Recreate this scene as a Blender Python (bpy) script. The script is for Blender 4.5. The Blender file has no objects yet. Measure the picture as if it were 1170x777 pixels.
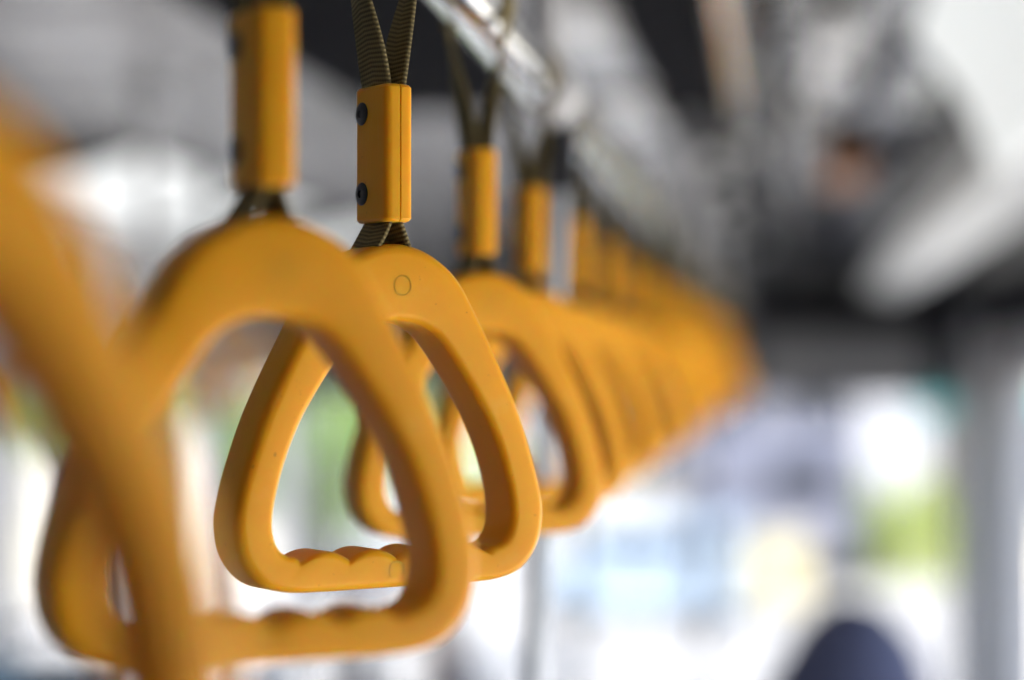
import bpy, bmesh, math, random
from mathutils import Vector, Matrix
PI = math.pi
R = math.radians
random.seed(7)
S = bpy.context.scene
COL = S.collection

# ------------------------------------------------------------------ camera
FPX = 2479.0                       # focal length in photo pixels (photo 1170 x 777)
EYE = 1.78                         # eye height over the bus floor
YAW = math.atan((893 - 585) / FPX)
PITCH = math.atan((418 - 388.5) / FPX)
cam_d = bpy.data.cameras.new('camera')
cam = bpy.data.objects.new('camera', cam_d)
COL.objects.link(cam)
cam.location = (0, 0, EYE)
cam.rotation_euler = (PI / 2 + PITCH, 0, YAW)
cam_d.sensor_width = 36
cam_d.lens = FPX / 1170 * 36
cam_d.clip_start = 0.02
cam_d.clip_end = 2000
cam_d.dof.use_dof = True
cam_d.dof.focus_distance = 0.802
cam_d.dof.aperture_fstop = 3.0
S.camera = cam

# ------------------------------------------------------------------ sky, sun, exposure
SUN_EL, SUN_AZ = 52, 205           # degrees; azimuth measured clockwise from +Y
w = bpy.data.worlds.new('World')
S.world = w
w.use_nodes = True
wn = w.node_tree
bg = wn.nodes['Background']
sky = wn.nodes.new('ShaderNodeTexSky')
sky.sky_type = 'NISHITA'
sky.sun_disc = False
sky.sun_elevation = R(SUN_EL)
sky.sun_rotation = R(SUN_AZ)
sky.air_density = 1.0
sky.dust_density = 2.5
wn.links.new(sky.outputs[0], bg.inputs[0])
bg.inputs[1].default_value = 0.12
sd = bpy.data.lights.new('sun', 'SUN')
sd.energy = 3.2
sd.angle = R(0.5)
sd.color = (1.0, 0.95, 0.87)
sun = bpy.data.objects.new('sun', sd)
COL.objects.link(sun)
_a, _e = R(SUN_AZ), R(SUN_EL)
_to = Vector((math.sin(_a) * math.cos(_e), math.cos(_a) * math.cos(_e), math.sin(_e)))
sun.rotation_euler = (-_to).to_track_quat('-Z', 'Y').to_euler()
S.view_settings.view_transform = 'Standard'
S.view_settings.look = 'None'
S.view_settings.gamma = 1
S.view_settings.exposure = 2.75
S.render.engine = 'CYCLES'
S.cycles.use_denoising = True
S.cycles.max_bounces = 10
S.cycles.diffuse_bounces = 6
S.cycles.transparent_max_bounces = 16

# ------------------------------------------------------------------ helpers
def pos(px, py, Y):
    """world point on the sight line of photo pixel (px, py) at bus-axis distance Y (used to measure the scene off the photo)"""
    d = Vector(((px - 585) / FPX, (388.5 - py) / FPX, -1.0))
    d = cam.rotation_euler.to_matrix() @ d
    return Vector((0, 0, EYE)) + d * (Y / d.y)

def tag(o, label=None, cat=None, group=None, kind=None):
    if label: o['label'] = label
    if cat: o['category'] = cat
    if group: o['group'] = group
    if kind: o['kind'] = kind
    return o

def empty(name, loc=(0, 0, 0), rz=0):
    o = bpy.data.objects.new(name, None)
    COL.objects.link(o)
    o.location = loc
    o.rotation_euler = (0, 0, rz)
    o.empty_display_size = 0.05
    return o

def link_mesh(name, me, mat, parent=None):
    o = bpy.data.objects.new(name, me)
    COL.objects.link(o)
    if mat is not None:
        me.materials.append(mat)
    if parent is not None:
        o.parent = parent
    return o

def build(name, bm, mat, parent=None, smooth=None):
    me = bpy.data.meshes.new(name)
    bmesh.ops.recalc_face_normals(bm, faces=bm.faces[:])
    bm.to_mesh(me)
    bm.free()
    if smooth is not None:
        for p in me.polygons:
            p.use_smooth = True
        if smooth < 179:
            me.set_sharp_from_angle(angle=R(smooth))
    return link_mesh(name, me, mat, parent)

def box(bm, x0, x1, y0, y1, z0, z1, bev=0.0, seg=2):
    vs = [bm.verts.new((x, y, z)) for x in (x0, x1) for y in (y0, y1) for z in (z0, z1)]
    fs = [(0, 1, 3, 2), (4, 6, 7, 5), (0, 4, 5, 1), (2, 3, 7, 6), (0, 2, 6, 4), (1, 5, 7, 3)]
    faces = [bm.faces.new([vs[i] for i in f]) for f in fs]
    if bev > 0:
        ed = list({e for f in faces for e in f.edges})
        bmesh.ops.bevel(bm, geom=ed, offset=bev, segments=seg, affect='EDGES', profile=0.5)

def tube(bm, pts, rad, n=16, cap=True):
    """sweep a circle along points; rad a number or one per point"""
    pts = [Vector(p) for p in pts]
    rads = rad if isinstance(rad, (list, tuple)) else [rad] * len(pts)
    rings = []
    up = Vector((0, 0, 1))
    t0 = (pts[1] - pts[0]).normalized()
    ref = up if abs(t0.z) < 0.9 else Vector((1, 0, 0))
    a = t0.cross(ref).normalized()
    for i, p in enumerate(pts):
        t = (pts[min(i + 1, len(pts) - 1)] - pts[max(i - 1, 0)]).normalized()
        a = (a - t * a.dot(t)).normalized()
        b = t.cross(a)
        rings.append([bm.verts.new(p + (a * math.cos(2 * PI * k / n) + b * math.sin(2 * PI * k / n)) * rads[i]) for k in range(n)])
    for i in range(len(rings) - 1):
        for k in range(n):
            bm.faces.new((rings[i][k], rings[i][(k + 1) % n], rings[i + 1][(k + 1) % n], rings[i + 1][k]))
    if cap:
        bm.faces.new(rings[0][::-1])
        bm.faces.new(rings[-1])

def prism(bm, poly, y0, y1):
    """extrude an (x, z) outline along y"""
    a = [bm.verts.new((x, y0, z)) for x, z in poly]
    b = [bm.verts.new((x, y1, z)) for x, z in poly]
    n = len(poly)
    for i in range(n):
        bm.faces.new((a[i], a[(i + 1) % n], b[(i + 1) % n], b[i]))
    bm.faces.new(a[::-1])
    bm.faces.new(b)

def catmull(pts, per=12, closed=True):
    out = []
    n = len(pts)
    for i in range(n if closed else n - 1):
        p = [Vector(pts[(i + k) % n]) if closed else Vector(pts[min(max(i + k, 0), n - 1)]) for k in (-1, 0, 1, 2)]
        for s in range(per):
            t = s / per
            out.append(0.5 * ((2 * p[1]) + (p[2] - p[0]) * t + (2 * p[0] - 5 * p[1] + 4 * p[2] - p[3]) * t * t + (3 * p[1] - p[0] - 3 * p[2] + p[3]) * t ** 3))
    return out

# ------------------------------------------------------------------ materials
def mat(name, col, rough=0.5, metal=0.0, var=0.08, scale=40.0, bump=0.0, bscale=None, coat=0.0, spec=0.5, sss=0.0, rvar=0.08):
    m = bpy.data.materials.new(name)
    m.use_nodes = True
    nt = m.node_tree
    b = nt.nodes['Principled BSDF']
    b.inputs['Roughness'].default_value = rough
    b.inputs['Metallic'].default_value = metal
    b.inputs['Coat Weight'].default_value = coat
    b.inputs['Specular IOR Level'].default_value = spec
    tc = nt.nodes.new('ShaderNodeTexCoord')
    nz = nt.nodes.new('ShaderNodeTexNoise')
    nz.inputs['Scale'].default_value = scale
    nz.inputs['Detail'].default_value = 4
    nt.links.new(tc.outputs['Object'], nz.inputs['Vector'])
    rmp = nt.nodes.new('ShaderNodeMixRGB')
    rmp.inputs[1].default_value = (*[c * (1 - var) for c in col], 1)
    rmp.inputs[2].default_value = (*[min(1, c * (1 + var)) for c in col], 1)
    nt.links.new(nz.outputs['Fac'], rmp.inputs[0])
    nt.links.new(rmp.outputs[0], b.inputs['Base Color'])
    mr = nt.nodes.new('ShaderNodeMapRange')
    mr.inputs['To Min'].default_value = max(0.02, rough - rvar)
    mr.inputs['To Max'].default_value = min(1, rough + rvar)
    nt.links.new(nz.outputs['Fac'], mr.inputs['Value'])
    nt.links.new(mr.outputs[0], b.inputs['Roughness'])
    if sss:
        b.inputs['Subsurface Weight'].default_value = sss
        b.inputs['Subsurface Radius'].default_value = (0.007, 0.0016, 0.0003)
        b.inputs['Subsurface Scale'].default_value = 1.0
    if bump:
        n2 = nt.nodes.new('ShaderNodeTexNoise')
        n2.inputs['Scale'].default_value = bscale or scale * 6
        n2.inputs['Detail'].default_value = 3
        nt.links.new(tc.outputs['Object'], n2.inputs['Vector'])
        bp = nt.nodes.new('ShaderNodeBump')
        bp.inputs['Strength'].default_value = bump
        bp.inputs['Distance'].default_value = 0.001
        nt.links.new(n2.outputs['Fac'], bp.inputs['Height'])
        nt.links.new(bp.outputs[0], b.inputs['Normal'])
    return m

def wavy(m, scale=3.5, dist=0.05):
    nt = m.node_tree
    b = nt.nodes['Principled BSDF']
    tc = nt.nodes.new('ShaderNodeTexCoord')
    nz = nt.nodes.new('ShaderNodeTexNoise')
    nz.inputs['Scale'].default_value = scale
    nz.inputs['Detail'].default_value = 2
    bp = nt.nodes.new('ShaderNodeBump')
    bp.inputs['Strength'].default_value = 0.8
    bp.inputs['Distance'].default_value = dist
    nt.links.new(tc.outputs['Object'], nz.inputs['Vector'])
    nt.links.new(nz.outputs['Fac'], bp.inputs['Height'])
    nt.links.new(bp.outputs[0], b.inputs['Normal'])
    return m

def glow_mat(name, col, strength):
    m = mat(name, (0.8, 0.8, 0.78), 0.3, var=0.03, scale=6)
    b = m.node_tree.nodes['Principled BSDF']
    b.inputs['Emission Color'].default_value = (*col, 1)
    b.inputs['Emission Strength'].default_value = strength
    return m

M = {}
M['amber'] = mat('amber_plastic', (0.79, 0.365, 0.015), 0.34, var=0.06, scale=55, bump=0.06, bscale=700, spec=0.13, sss=0.6, rvar=0.06)
def wear(m):
    # small specks and fine scuffs on the plastic
    nt = m.node_tree
    b = nt.nodes['Principled BSDF']
    src = b.inputs['Base Color'].links[0].from_socket
    tc = nt.nodes.new('ShaderNodeTexCoord')
    def noise(scale, lo, hi, stretch=(1, 1, 1)):
        mp = nt.nodes.new('ShaderNodeMapping'); mp.inputs['Scale'].default_value = stretch
        mp.inputs['Rotation'].default_value = (0.3, 0.7, 0.2) if stretch != (1, 1, 1) else (0, 0, 0)
        n = nt.nodes.new('ShaderNodeTexNoise'); n.inputs['Scale'].default_value = scale; n.inputs['Detail'].default_value = 3
        mr = nt.nodes.new('ShaderNodeMapRange'); mr.inputs['From Min'].default_value = lo; mr.inputs['From Max'].default_value = hi
        nt.links.new(tc.outputs['Object'], mp.inputs[0]); nt.links.new(mp.outputs[0], n.inputs['Vector']); nt.links.new(n.outputs['Fac'], mr.inputs['Value'])
        return mr.outputs[0]
    def mix(fac, a, col, amt):
        k = nt.nodes.new('ShaderNodeMath'); k.operation = 'MULTIPLY'; k.inputs[1].default_value = amt
        nt.links.new(fac, k.inputs[0])
        x = nt.nodes.new('ShaderNodeMixRGB'); nt.links.new(k.outputs[0], x.inputs[0]); nt.links.new(a, x.inputs[1]); x.inputs[2].default_value = (*col, 1)
        return x.outputs[0]
    c1 = mix(noise(420, 0.70, 0.76), src, (0.20, 0.085, 0.012), 0.6)
    c2 = mix(noise(60, 0.62, 0.80, (1, 14, 1)), c1, (0.80, 0.46, 0.10), 0.35)
    c3 = mix(noise(28, 0.50, 0.75), c2, (0.56, 0.22, 0.012), 0.35)
    nt.links.new(c3, b.inputs['Base Color'])
wear(M['amber'])
M['rivet'] = mat('black_rivet', (0.012, 0.012, 0.016), 0.35)
M['chrome'] = mat('polished_steel', (0.86, 0.86, 0.86), 0.09, metal=1.0, var=0.03, scale=25)
M['pole'] = mat('brushed_steel', (0.36, 0.38, 0.41), 0.42, metal=1.0, var=0.05, scale=25)
M['black'] = mat('black_plastic', (0.004, 0.004, 0.006), 0.8, spec=0.05)
M['dark'] = mat('charcoal_plastic', (0.020, 0.021, 0.025), 0.5, spec=0.2)
M['white'] = mat('white_gloss_panel', (0.80, 0.79, 0.77), 0.25, var=0.03, scale=6)
M['ceil'] = wavy(mat('grey_ceiling_panel', (0.28, 0.27, 0.265), 0.2, var=0.12, scale=5, spec=0.5))
M['greymid'] = wavy(mat('mid_grey_panel', (0.075, 0.075, 0.08), 0.16, var=0.12, scale=6, spec=0.45))
M['lilac'] = wavy(mat('lilac_grey_panel', (0.19, 0.19, 0.24), 0.18, var=0.1, scale=6, spec=0.8))
M['wall'] = mat('wall_panel', (0.45, 0.45, 0.46), 0.45, var=0.06, scale=4)
M['postgrey'] = mat('grey_post_paint', (0.24, 0.24, 0.25), 0.4, var=0.05, scale=5)
M['paleblue'] = mat('pale_blue_paint', (0.42, 0.52, 0.62), 0.3, var=0.03, coat=0.4)
M['paleyellow'] = mat('sunlit_yellow', (0.66, 0.58, 0.34), 0.8, var=0.1, scale=2)
M['endgrey'] = mat('end_panel_grey', (0.17, 0.17, 0.175), 0.4, var=0.1, scale=5)
M['floor'] = mat('floor_sheet', (0.22, 0.22, 0.24), 0.5, var=0.2, scale=30)
M['sign'] = mat('warm_grey_box', (0.30, 0.29, 0.28), 0.4, var=0.1, scale=8)
M['navy'] = mat('navy_cloth', (0.055, 0.060, 0.110), 0.85, var=0.25, scale=20, bump=0.3)
M['seatcloth'] = mat('blue_seat_cloth', (0.02, 0.045, 0.07), 0.8, var=0.3, scale=40)
M['brown'] = mat('reflection_brown', (0.42, 0.17, 0.05), 0.45)
M['skin'] = mat('skin', (0.42, 0.24, 0.15), 0.5, var=0.08)
M['hair'] = mat('dark_hair', (0.012, 0.010, 0.010), 0.45, var=0.3, scale=60)
M['darkcloth'] = mat('dark_cloth', (0.02, 0.022, 0.03), 0.85, var=0.25, scale=20)
M['rubber'] = mat('rubber', (0.02, 0.02, 0.02), 0.7)
M['road'] = mat('asphalt', (0.09, 0.09, 0.092), 0.9, var=0.2, scale=3)
M['pave'] = mat('concrete_pavement', (0.52, 0.50, 0.46), 0.85, var=0.12, scale=2)
M['plaster'] = mat('pale_plaster', (0.18, 0.18, 0.21), 0.8, var=0.08, scale=0.6)
M['cream'] = mat('cream_plaster', (0.62, 0.58, 0.48), 0.8, var=0.08, scale=0.6)
M['glassdark'] = mat('dark_window_glass', (0.03, 0.035, 0.045), 0.1)
M['vanlilac'] = mat('lilac_car_paint', (0.19, 0.195, 0.24), 0.3, var=0.03, coat=0.5)
M['vanwhite'] = mat('white_car_paint', (0.72, 0.72, 0.74), 0.25, var=0.02, coat=0.5)
M['bark'] = mat('bark', (0.10, 0.075, 0.05), 0.9, var=0.3, scale=8)
M['leaf'] = mat('leaf_green', (0.14, 0.22, 0.05), 0.6, var=0.45, scale=3)
M['leafpale'] = mat('leaf_pale_green', (0.20, 0.27, 0.08), 0.6, var=0.4, scale=3)
M['leafyellow'] = mat('leaf_yellow_green', (0.33, 0.37, 0.12), 0.6, var=0.3, scale=3)
M['teal'] = mat('teal_awning', (0.03, 0.20, 0.19), 0.7)

M['glow'] = glow_mat('added_glow', (0.97, 1.0, 0.98), 0.10)  # emission added to whiten the ceiling panels
M['glow_dim'] = glow_mat('faint_added_glow', (1.0, 1.0, 0.96), 0.03)  # weak emission added to lift the duct's tone

def strap_mat():
    m = bpy.data.materials.new('olive_webbing')
    m.use_nodes = True
    nt = m.node_tree
    b = nt.nodes['Principled BSDF']
    b.inputs['Roughness'].default_value = 0.85
    uv = nt.nodes.new('ShaderNodeUVMap')
    sep = nt.nodes.new('ShaderNodeSeparateXYZ')
    nt.links.new(uv.outputs[0], sep.inputs[0])
    def math_(op, a, bb):
        n = nt.nodes.new('ShaderNodeMath'); n.operation = op
        for i, v in enumerate((a, bb)):
            if isinstance(v, (int, float)): n.inputs[i].default_value = v
            else: nt.links.new(v, n.inputs[i])
        return n.outputs[0]
    # uv in millimetres: ribs every 2.2 mm along u, slanted by v in a chevron
    av = math_('ABSOLUTE', sep.outputs[1], 0)
    u = math_('ADD', sep.outputs[0], math_('MULTIPLY', av, 0.12))
    rib = math_('SINE', math_('MULTIPLY', u, 2 * PI / 1.7), 0)
    thr = math_('SINE', math_('MULTIPLY', sep.outputs[1], 2 * PI / 1.3), 0)
    h = math_('ADD', math_('MULTIPLY', rib, 0.7), math_('MULTIPLY', thr, 0.3))
    ramp = nt.nodes.new('ShaderNodeValToRGB')
    ramp.color_ramp.elements[0].position = 0.15
    ramp.color_ramp.elements[0].color = (0.085, 0.064, 0.022, 1)
    ramp.color_ramp.elements[1].position = 0.85
    ramp.color_ramp.elements[1].color = (0.24, 0.19, 0.075, 1)
    nt.links.new(math_('MULTIPLY_ADD', h, 0.5), ramp.inputs[0])
    nt.nodes[-1] if False else None
    mad = ramp.inputs[0].links[0].from_node
    mad.inputs[2].default_value = 0.5
    nt.links.new(ramp.outputs[0], b.inputs['Base Color'])
    bp = nt.nodes.new('ShaderNodeBump')
    bp.inputs['Strength'].default_value = 0.55
    bp.inputs['Distance'].default_value = 0.0005
    nt.links.new(h, bp.inputs['Height'])
    nt.links.new(bp.outputs[0], b.inputs['Normal'])
    return m
M['strap'] = strap_mat()

def translucent(m, amt=0.5):
    nt = m.node_tree
    b = nt.nodes['Principled BSDF']
    out = [n for n in nt.nodes if n.type == 'OUTPUT_MATERIAL'][0]
    t = nt.nodes.new('ShaderNodeBsdfTranslucent')
    nt.links.new(b.inputs['Base Color'].links[0].from_socket, t.inputs[0])
    mx = nt.nodes.new('ShaderNodeAddShader')
    nt.links.new(b.outputs[0], mx.inputs[0]); nt.links.new(t.outputs[0], mx.inputs[1])
    nt.links.new(mx.outputs[0], out.inputs[0])
for k in ('leaf', 'leafpale', 'leafyellow'): translucent(M[k])

def glass_mat(name, tint, gloss=0.06):
    m = bpy.data.materials.new(name)
    m.use_nodes = True
    nt = m.node_tree
    nt.nodes.clear()
    out = nt.nodes.new('ShaderNodeOutputMaterial')
    mx = nt.nodes.new('ShaderNodeMixShader')
    tr = nt.nodes.new('ShaderNodeBsdfTransparent')
    tr.inputs[0].default_value = (*tint, 1)
    gl = nt.nodes.new('ShaderNodeBsdfGlossy')
    gl.inputs['Roughness'].default_value = 0.03
    nz = nt.nodes.new('ShaderNodeTexNoise')
    nz.inputs['Scale'].default_value = 3
    mr = nt.nodes.new('ShaderNodeMapRange')
    mr.inputs['To Min'].default_value = gloss * 0.6
    mr.inputs['To Max'].default_value = gloss * 1.4
    nt.links.new(nz.outputs['Fac'], mr.inputs['Value'])
    nt.links.new(mr.outputs[0], mx.inputs[0])
    nt.links.new(tr.outputs[0], mx.inputs[1])
    nt.links.new(gl.outputs[0], mx.inputs[2])
    nt.links.new(mx.outputs[0], out.inputs[0])
    return m
M['glass'] = glass_mat('tinted_glass', (0.59, 0.605, 0.635))

# ------------------------------------------------------------------ the bus interior (setting)
XL, XR = -1.85, 0.66               # side walls
YB, YF = -3.2, 8.2                 # rear and front ends
ZC = EYE + 0.45                    # ceiling
GROUND = -1.12                     # road below the bus floor

def struct(name, bm, m, smooth=None):
    o = build(name, bm, m, None, smooth)
    o['kind'] = 'structure'
    return o

bm = bmesh.new(); box(bm, XL - 0.08, XR + 0.08, YB, YF, -0.06, 0.0)
struct('floor', bm, M['floor'])
bm = bmesh.new()
prism(bm, [(XL - 0.08, ZC + 0.16), (XL - 0.08, EYE + 0.16), (XL + 0.02, EYE + 0.16), (XL + 0.06, EYE + 0.27), (XL + 0.16, EYE + 0.38), (XL + 0.30, ZC - 0.02), (XL + 0.45, ZC),
           (XR - 0.30, ZC), (XR - 0.16, ZC - 0.02), (XR - 0.04, EYE + 0.36), (XR - 0.02, EYE + 0.16), (XR + 0.08, EYE + 0.16), (XR + 0.08, ZC + 0.16)], YB, YF)
struct('ceiling', bm, M['ceil'], 40)

def side_wall(x0, x1, openings, z0d, z1d):
    """openings: (y0, y1, z0, z1)"""
    bm = bmesh.new()
    top = EYE + 0.16
    y = YB
    for (a, b, z0, z1) in openings:
        box(bm, x0, x1, y, a, 0, top)
        box(bm, x0, x1, a, b, 0, z0)
        box(bm, x0, x1, a, b, z1, top)
        y = b
    box(bm, x0, x1, y, YF, 0, top)
    return struct('side_wall', bm, M['wall'])

WT = EYE - 0.03                    # window tops
left_open = [(3.75, 4.98, 0.7, WT), (5.12, 7.02, 0.7, WT), (7.10, 8.12, 0.7, WT)]
right_open = [(0.12, 1.75, 0.45, EYE + 0.14), (1.9, 3.4, 0.7, WT), (3.55, 5.0, 0.7, WT), (5.15, 6.3, 0.7, WT), (7.15, 8.0, 0.7, WT)]  # first opening is out of view, tall and unglazed to light the straps
side_wall(XL - 0.08, XL, left_open, 0, 0)
side_wall(XR, XR + 0.08, right_open, 0, 0)

bm = bmesh.new()                   # rear end
box(bm, XL, XR, YB - 0.06, YB, 0, ZC + 0.16)
struct('end_wall', bm, M['wall'])
bm = bmesh.new()                   # front end: header over the windscreen, sill under it
box(bm, XL - 0.08, XR + 0.08, YF, YF + 0.06, EYE - 0.10, ZC + 0.16)
box(bm, XL - 0.08, XR + 0.08, YF, YF + 0.06, -0.06, 0.30)
struct('end_wall', bm, M['endgrey'])

def window(name, label, x0, x1, y0, y1, z0, z1, axis, group, fr=0.03, fm='dark'):
    """glazed window; axis 'x' = pane normal along x"""
    root = empty(name, ((x0 + x1) / 2, (y0 + y1) / 2, z0))
    tag(root, label, 'window', group)
    off = root.location
    bm = bmesh.new()
    def bx(a, b, c, d, e, f):
        box(bm, a - off.x, b - off.x, c - off.y, d - off.y, e - off.z, f - off.z)
    if axis == 'x':
        bx(x0, x1, y0, y1, z0, z0 + fr); bx(x0, x1, y0, y1, z1 - fr, z1)
        bx(x0, x1, y0, y0 + fr, z0 + fr, z1 - fr); bx(x0, x1, y1 - fr, y1, z0 + fr, z1 - fr)
    else:
        bx(x0, x1, y0, y1, z0, z0 + fr); bx(x0, x1, y0, y1, z1 - fr, z1)
        bx(x0, x0 + fr, y0, y1, z0 + fr, z1 - fr); bx(x1 - fr, x1, y0, y1, z0 + fr, z1 - fr)
    build('frame', bm, M[fm], root)
    bm = bmesh.new()
    if axis == 'x':
        xm = (x0 + x1) / 2
        bx(xm - 0.003, xm + 0.003, y0 + fr, y1 - fr, z0 + fr, z1 - fr)
    else:
        ym = (y0 + y1) / 2
        bx(x0 + fr, x1 - fr, ym - 0.003, ym + 0.003, z0 + fr, z1 - fr)
    build('pane', bm, M['glass'], root)
    return root

ordn = ['first', 'second', 'third', 'fourth', 'fifth', 'sixth', 'seventh', 'eighth', 'ninth', 'tenth', 'eleventh', 'twelfth', 'thirteenth', 'fourteenth', 'fifteenth', 'sixteenth',
        'seventeenth', 'eighteenth', 'nineteenth', 'twentieth', 'twenty-first', 'twenty-second', 'twenty-third', 'twenty-fourth', 'twenty-fifth', 'twenty-sixth']
for (a, b, z0, z1), lab in zip(left_open, ('bright side window beside the big blurred hand strap, trees outside', 'bright side window seen through the opening of the soft-focus hand strap', 'bright side window next to the windscreen, behind the focused hand strap')):
    window('window', lab, XL - 0.06, XL - 0.02, a + 0.003, b - 0.003, z0 + 0.003, z1 - 0.003, 'x', 'side windows of the bus', 0.02, 'wall')
a, b, z0, z1 = right_open[4]
window('window', 'narrow bright side window beyond the grey door post', XR + 0.02, XR + 0.06, a + 0.003, b - 0.003, z0 + 0.003, z1 - 0.003, 'x', 'side windows of the bus')
mull = [XL - 0.07, -0.78, -0.29, XR + 0.03]
wl = ['pale windscreen pane behind the focused hand strap and the steel pole', 'bright windscreen pane just past the last hand straps', 'windscreen pane with the round white glare and green hedge outside']
for i in range(3):
    window('windscreen_pane', wl[i], mull[i] + 0.003, mull[i + 1] - 0.003, YF + 0.01, YF + 0.05, 0.303, EYE - 0.103, 'y', 'windscreen panes', 0.022)

# ---- ceiling fittings
def simple(name, label, cat, m, boxes, group=None, bev=0.006, loc=None):
    xs = [v for b in boxes for v in b[0:2]]; ys = [v for b in boxes for v in b[2:4]]; zs = [v for b in boxes for v in b[4:6]]
    c = Vector(((min(xs) + max(xs)) / 2, (min(ys) + max(ys)) / 2, min(zs)))
    bm = bmesh.new()
    for b in boxes:
        box(bm, b[0] - c.x, b[1] - c.x, b[2] - c.y, b[3] - c.y, b[4] - c.z, b[5] - c.z, bev)
    o = build(name, bm, M[m], None)
    o.location = c
    return tag(o, label, cat, group)

E = EYE
# black air-conditioning unit in the ceiling behind the focused strap
simple('air_vent', 'large black air unit in the ceiling behind the focused strap', 'air vent', 'black', [(-0.66, -0.37, 1.9, 3.42, E + 0.40, ZC - 0.002)], bev=0.012)
# lengthwise panels of the ceiling
simple('ceiling_panel', 'light grey lengthwise ceiling panel above the strap rail', 'ceiling panel', 'ceil', [(-0.36, -0.20, 1.6, 7.6, E + 0.425, ZC - 0.002)])
simple('ceiling_panel', 'narrow black lengthwise ceiling channel beside the light grey panel', 'ceiling panel', 'black', [(-0.195, -0.095, 1.6, 8.1, E + 0.415, ZC - 0.002)])
simple('ceiling_panel', 'mid grey glossy centre ceiling panel', 'ceiling panel', 'greymid', [(-0.09, 0.13, 1.6, 8.1, E + 0.43, ZC - 0.002)])
simple('ceiling_panel', 'lilac grey ceiling panel between grey panel and pale duct', 'ceiling panel', 'lilac', [(0.14, 0.295, 3.05, 8.1, E + 0.42, ZC - 0.002)])
for y0, y1, lab in ((2.5, 2.85, 'white plate added as a bright streak on the light grey panel, near the slim pole top'), (3.35, 3.85, 'white plate added as a bright streak on the light grey panel, middle of three'), (6.2, 7.4, 'long white plate added as a bright streak on the light grey panel, above the last straps')):
    simple('streak_plate', lab, 'cover plate', 'white', [(-0.30, -0.21, y0, y1, E + 0.41, E + 0.423)], 'white plates added as bright ceiling streaks', 0.004)  # white plates stand in for bright blotches of a ceiling reflection
bm = bmesh.new()
prism(bm, [(0.175, E + 0.447), (0.20, E + 0.42), (0.245, E + 0.36), (0.285, E + 0.262), (0.298, E + 0.262), (0.298, E + 0.447)], 1.5, 3.0)
o = build('glow_panel', bm, M['glow'], None, 60)  # glow put into the cover in place of window light on white
tag(o, 'broad white cover with added glow in the upper corner of the ceiling', 'glow')
# added glowing panels in place of bright upper windows over the second strap row
for y0, y1, lab in ((4.25, 5.3, 'bright white panel with added glow in the sloping ceiling behind the soft-focus sleeve'), (5.45, 5.95, 'shorter white panel with added glow, next along the sloping ceiling'), (6.5, 7.2, 'far white panel with added glow in the sloping ceiling, behind the focused sleeve')):
    root = empty('glow_panel', (-1.52, y0, E + 0.30))
    tag(root, lab, 'glow', 'glowing panels added to the sloping ceiling')
    def cov(x0, x1, d, yy0, yy1, m, nm):
        f = lambda x: 0.36 + (x + 1.60) * 0.28
        bm = bmesh.new()
        prism(bm, [(x0 + 1.52, f(x0) - d - 0.30), (x1 + 1.52, f(x1) - d - 0.30), (x1 + 1.52, f(x1) + 0.015 - 0.30), (x0 + 1.52, f(x0) + 0.07 - 0.30)], yy0 - y0, yy1 - y0)
        build(nm, bm, M[m], root)
    cov(-1.64, -1.28, 0.012, y0, y1, 'dark', 'frame')
    cov(-1.625, -1.295, 0.018, y0 + 0.03, y1 - 0.03, 'glow', 'glow_face')
# slanted pale duct along the wall, with a faint glow added to brighten it
bm = bmesh.new()
prism(bm, [(0.30, E + 0.27), (0.42, E + 0.25), (0.44, E + 0.262), (0.44, E + 0.38), (0.36, E + 0.40), (0.30, E + 0.29)], 2.6, 8.0)
o = build('pale_duct', bm, M['glow_dim'], None, 40)
tag(o, 'long pale duct with a faint added glow running along the wall towards the windscreen', 'duct')
simple('warm_reflection', 'small orange-brown block put in for a warm reflection on the grey ceiling panel', 'box', 'brown', [(0.085, 0.165, 4.1, 4.5, E + 0.36, E + 0.418)])  # solid block in place of a warm reflection in the glossy ceiling
simple('highlight_plate', 'pale plate put in for a bluish highlight on the grey ceiling panel', 'highlight', 'white', [(0.035, 0.10, 2.6, 3.15, E + 0.395, E + 0.428)])  # plate in place of a blue-white highlight on the ceiling
for i, y in enumerate((4.2, 4.9, 5.6, 6.3)):
    simple('air_nozzle', ['pale nozzle plate', 'pale nozzle plate', 'pale nozzle plate', 'pale nozzle plate'][i] + ', %s along the black ceiling channel' % ordn[i], 'nozzle', 'white', [(-0.165, -0.115, y, y + 0.22, E + 0.395, E + 0.413)], 'nozzle plates in the black channel', 0.004)
simple('wall_strip', 'dark strip along the wall over the narrow side window', 'strip', 'black', [(0.555, 0.655, 4.6, 7.8, E + 0.10, E + 0.235)])
# small blocks scattered over the ceiling, added for its broken reflections
rnd = random.Random(5)
for i in range(26):
    x = rnd.choice((-0.27, -0.05, 0.03, 0.09, 0.20, 0.26)) + rnd.uniform(-0.02, 0.02)
    y = 2.7 + 5.0 * rnd.random() ** 1.3
    m = rnd.choice(('chrome', 'white', 'black', 'chrome', 'white', 'dark'))
    hw, hl = rnd.uniform(0.012, 0.03), rnd.uniform(0.03, 0.16)
    z1 = E + 0.408
    kind = {'chrome': 'shiny metal', 'white': 'white', 'black': 'black', 'dark': 'charcoal'}[m]
    simple('reflection_bit', 'small %s block added for broken ceiling reflections, one of several alike' % kind, 'added_bit', m, [(x - hw, x + hw, y, y + hl, z1 - rnd.uniform(0.008, 0.03), z1)], 'small %s blocks added for broken ceiling reflections' % kind, 0.004)
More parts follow.
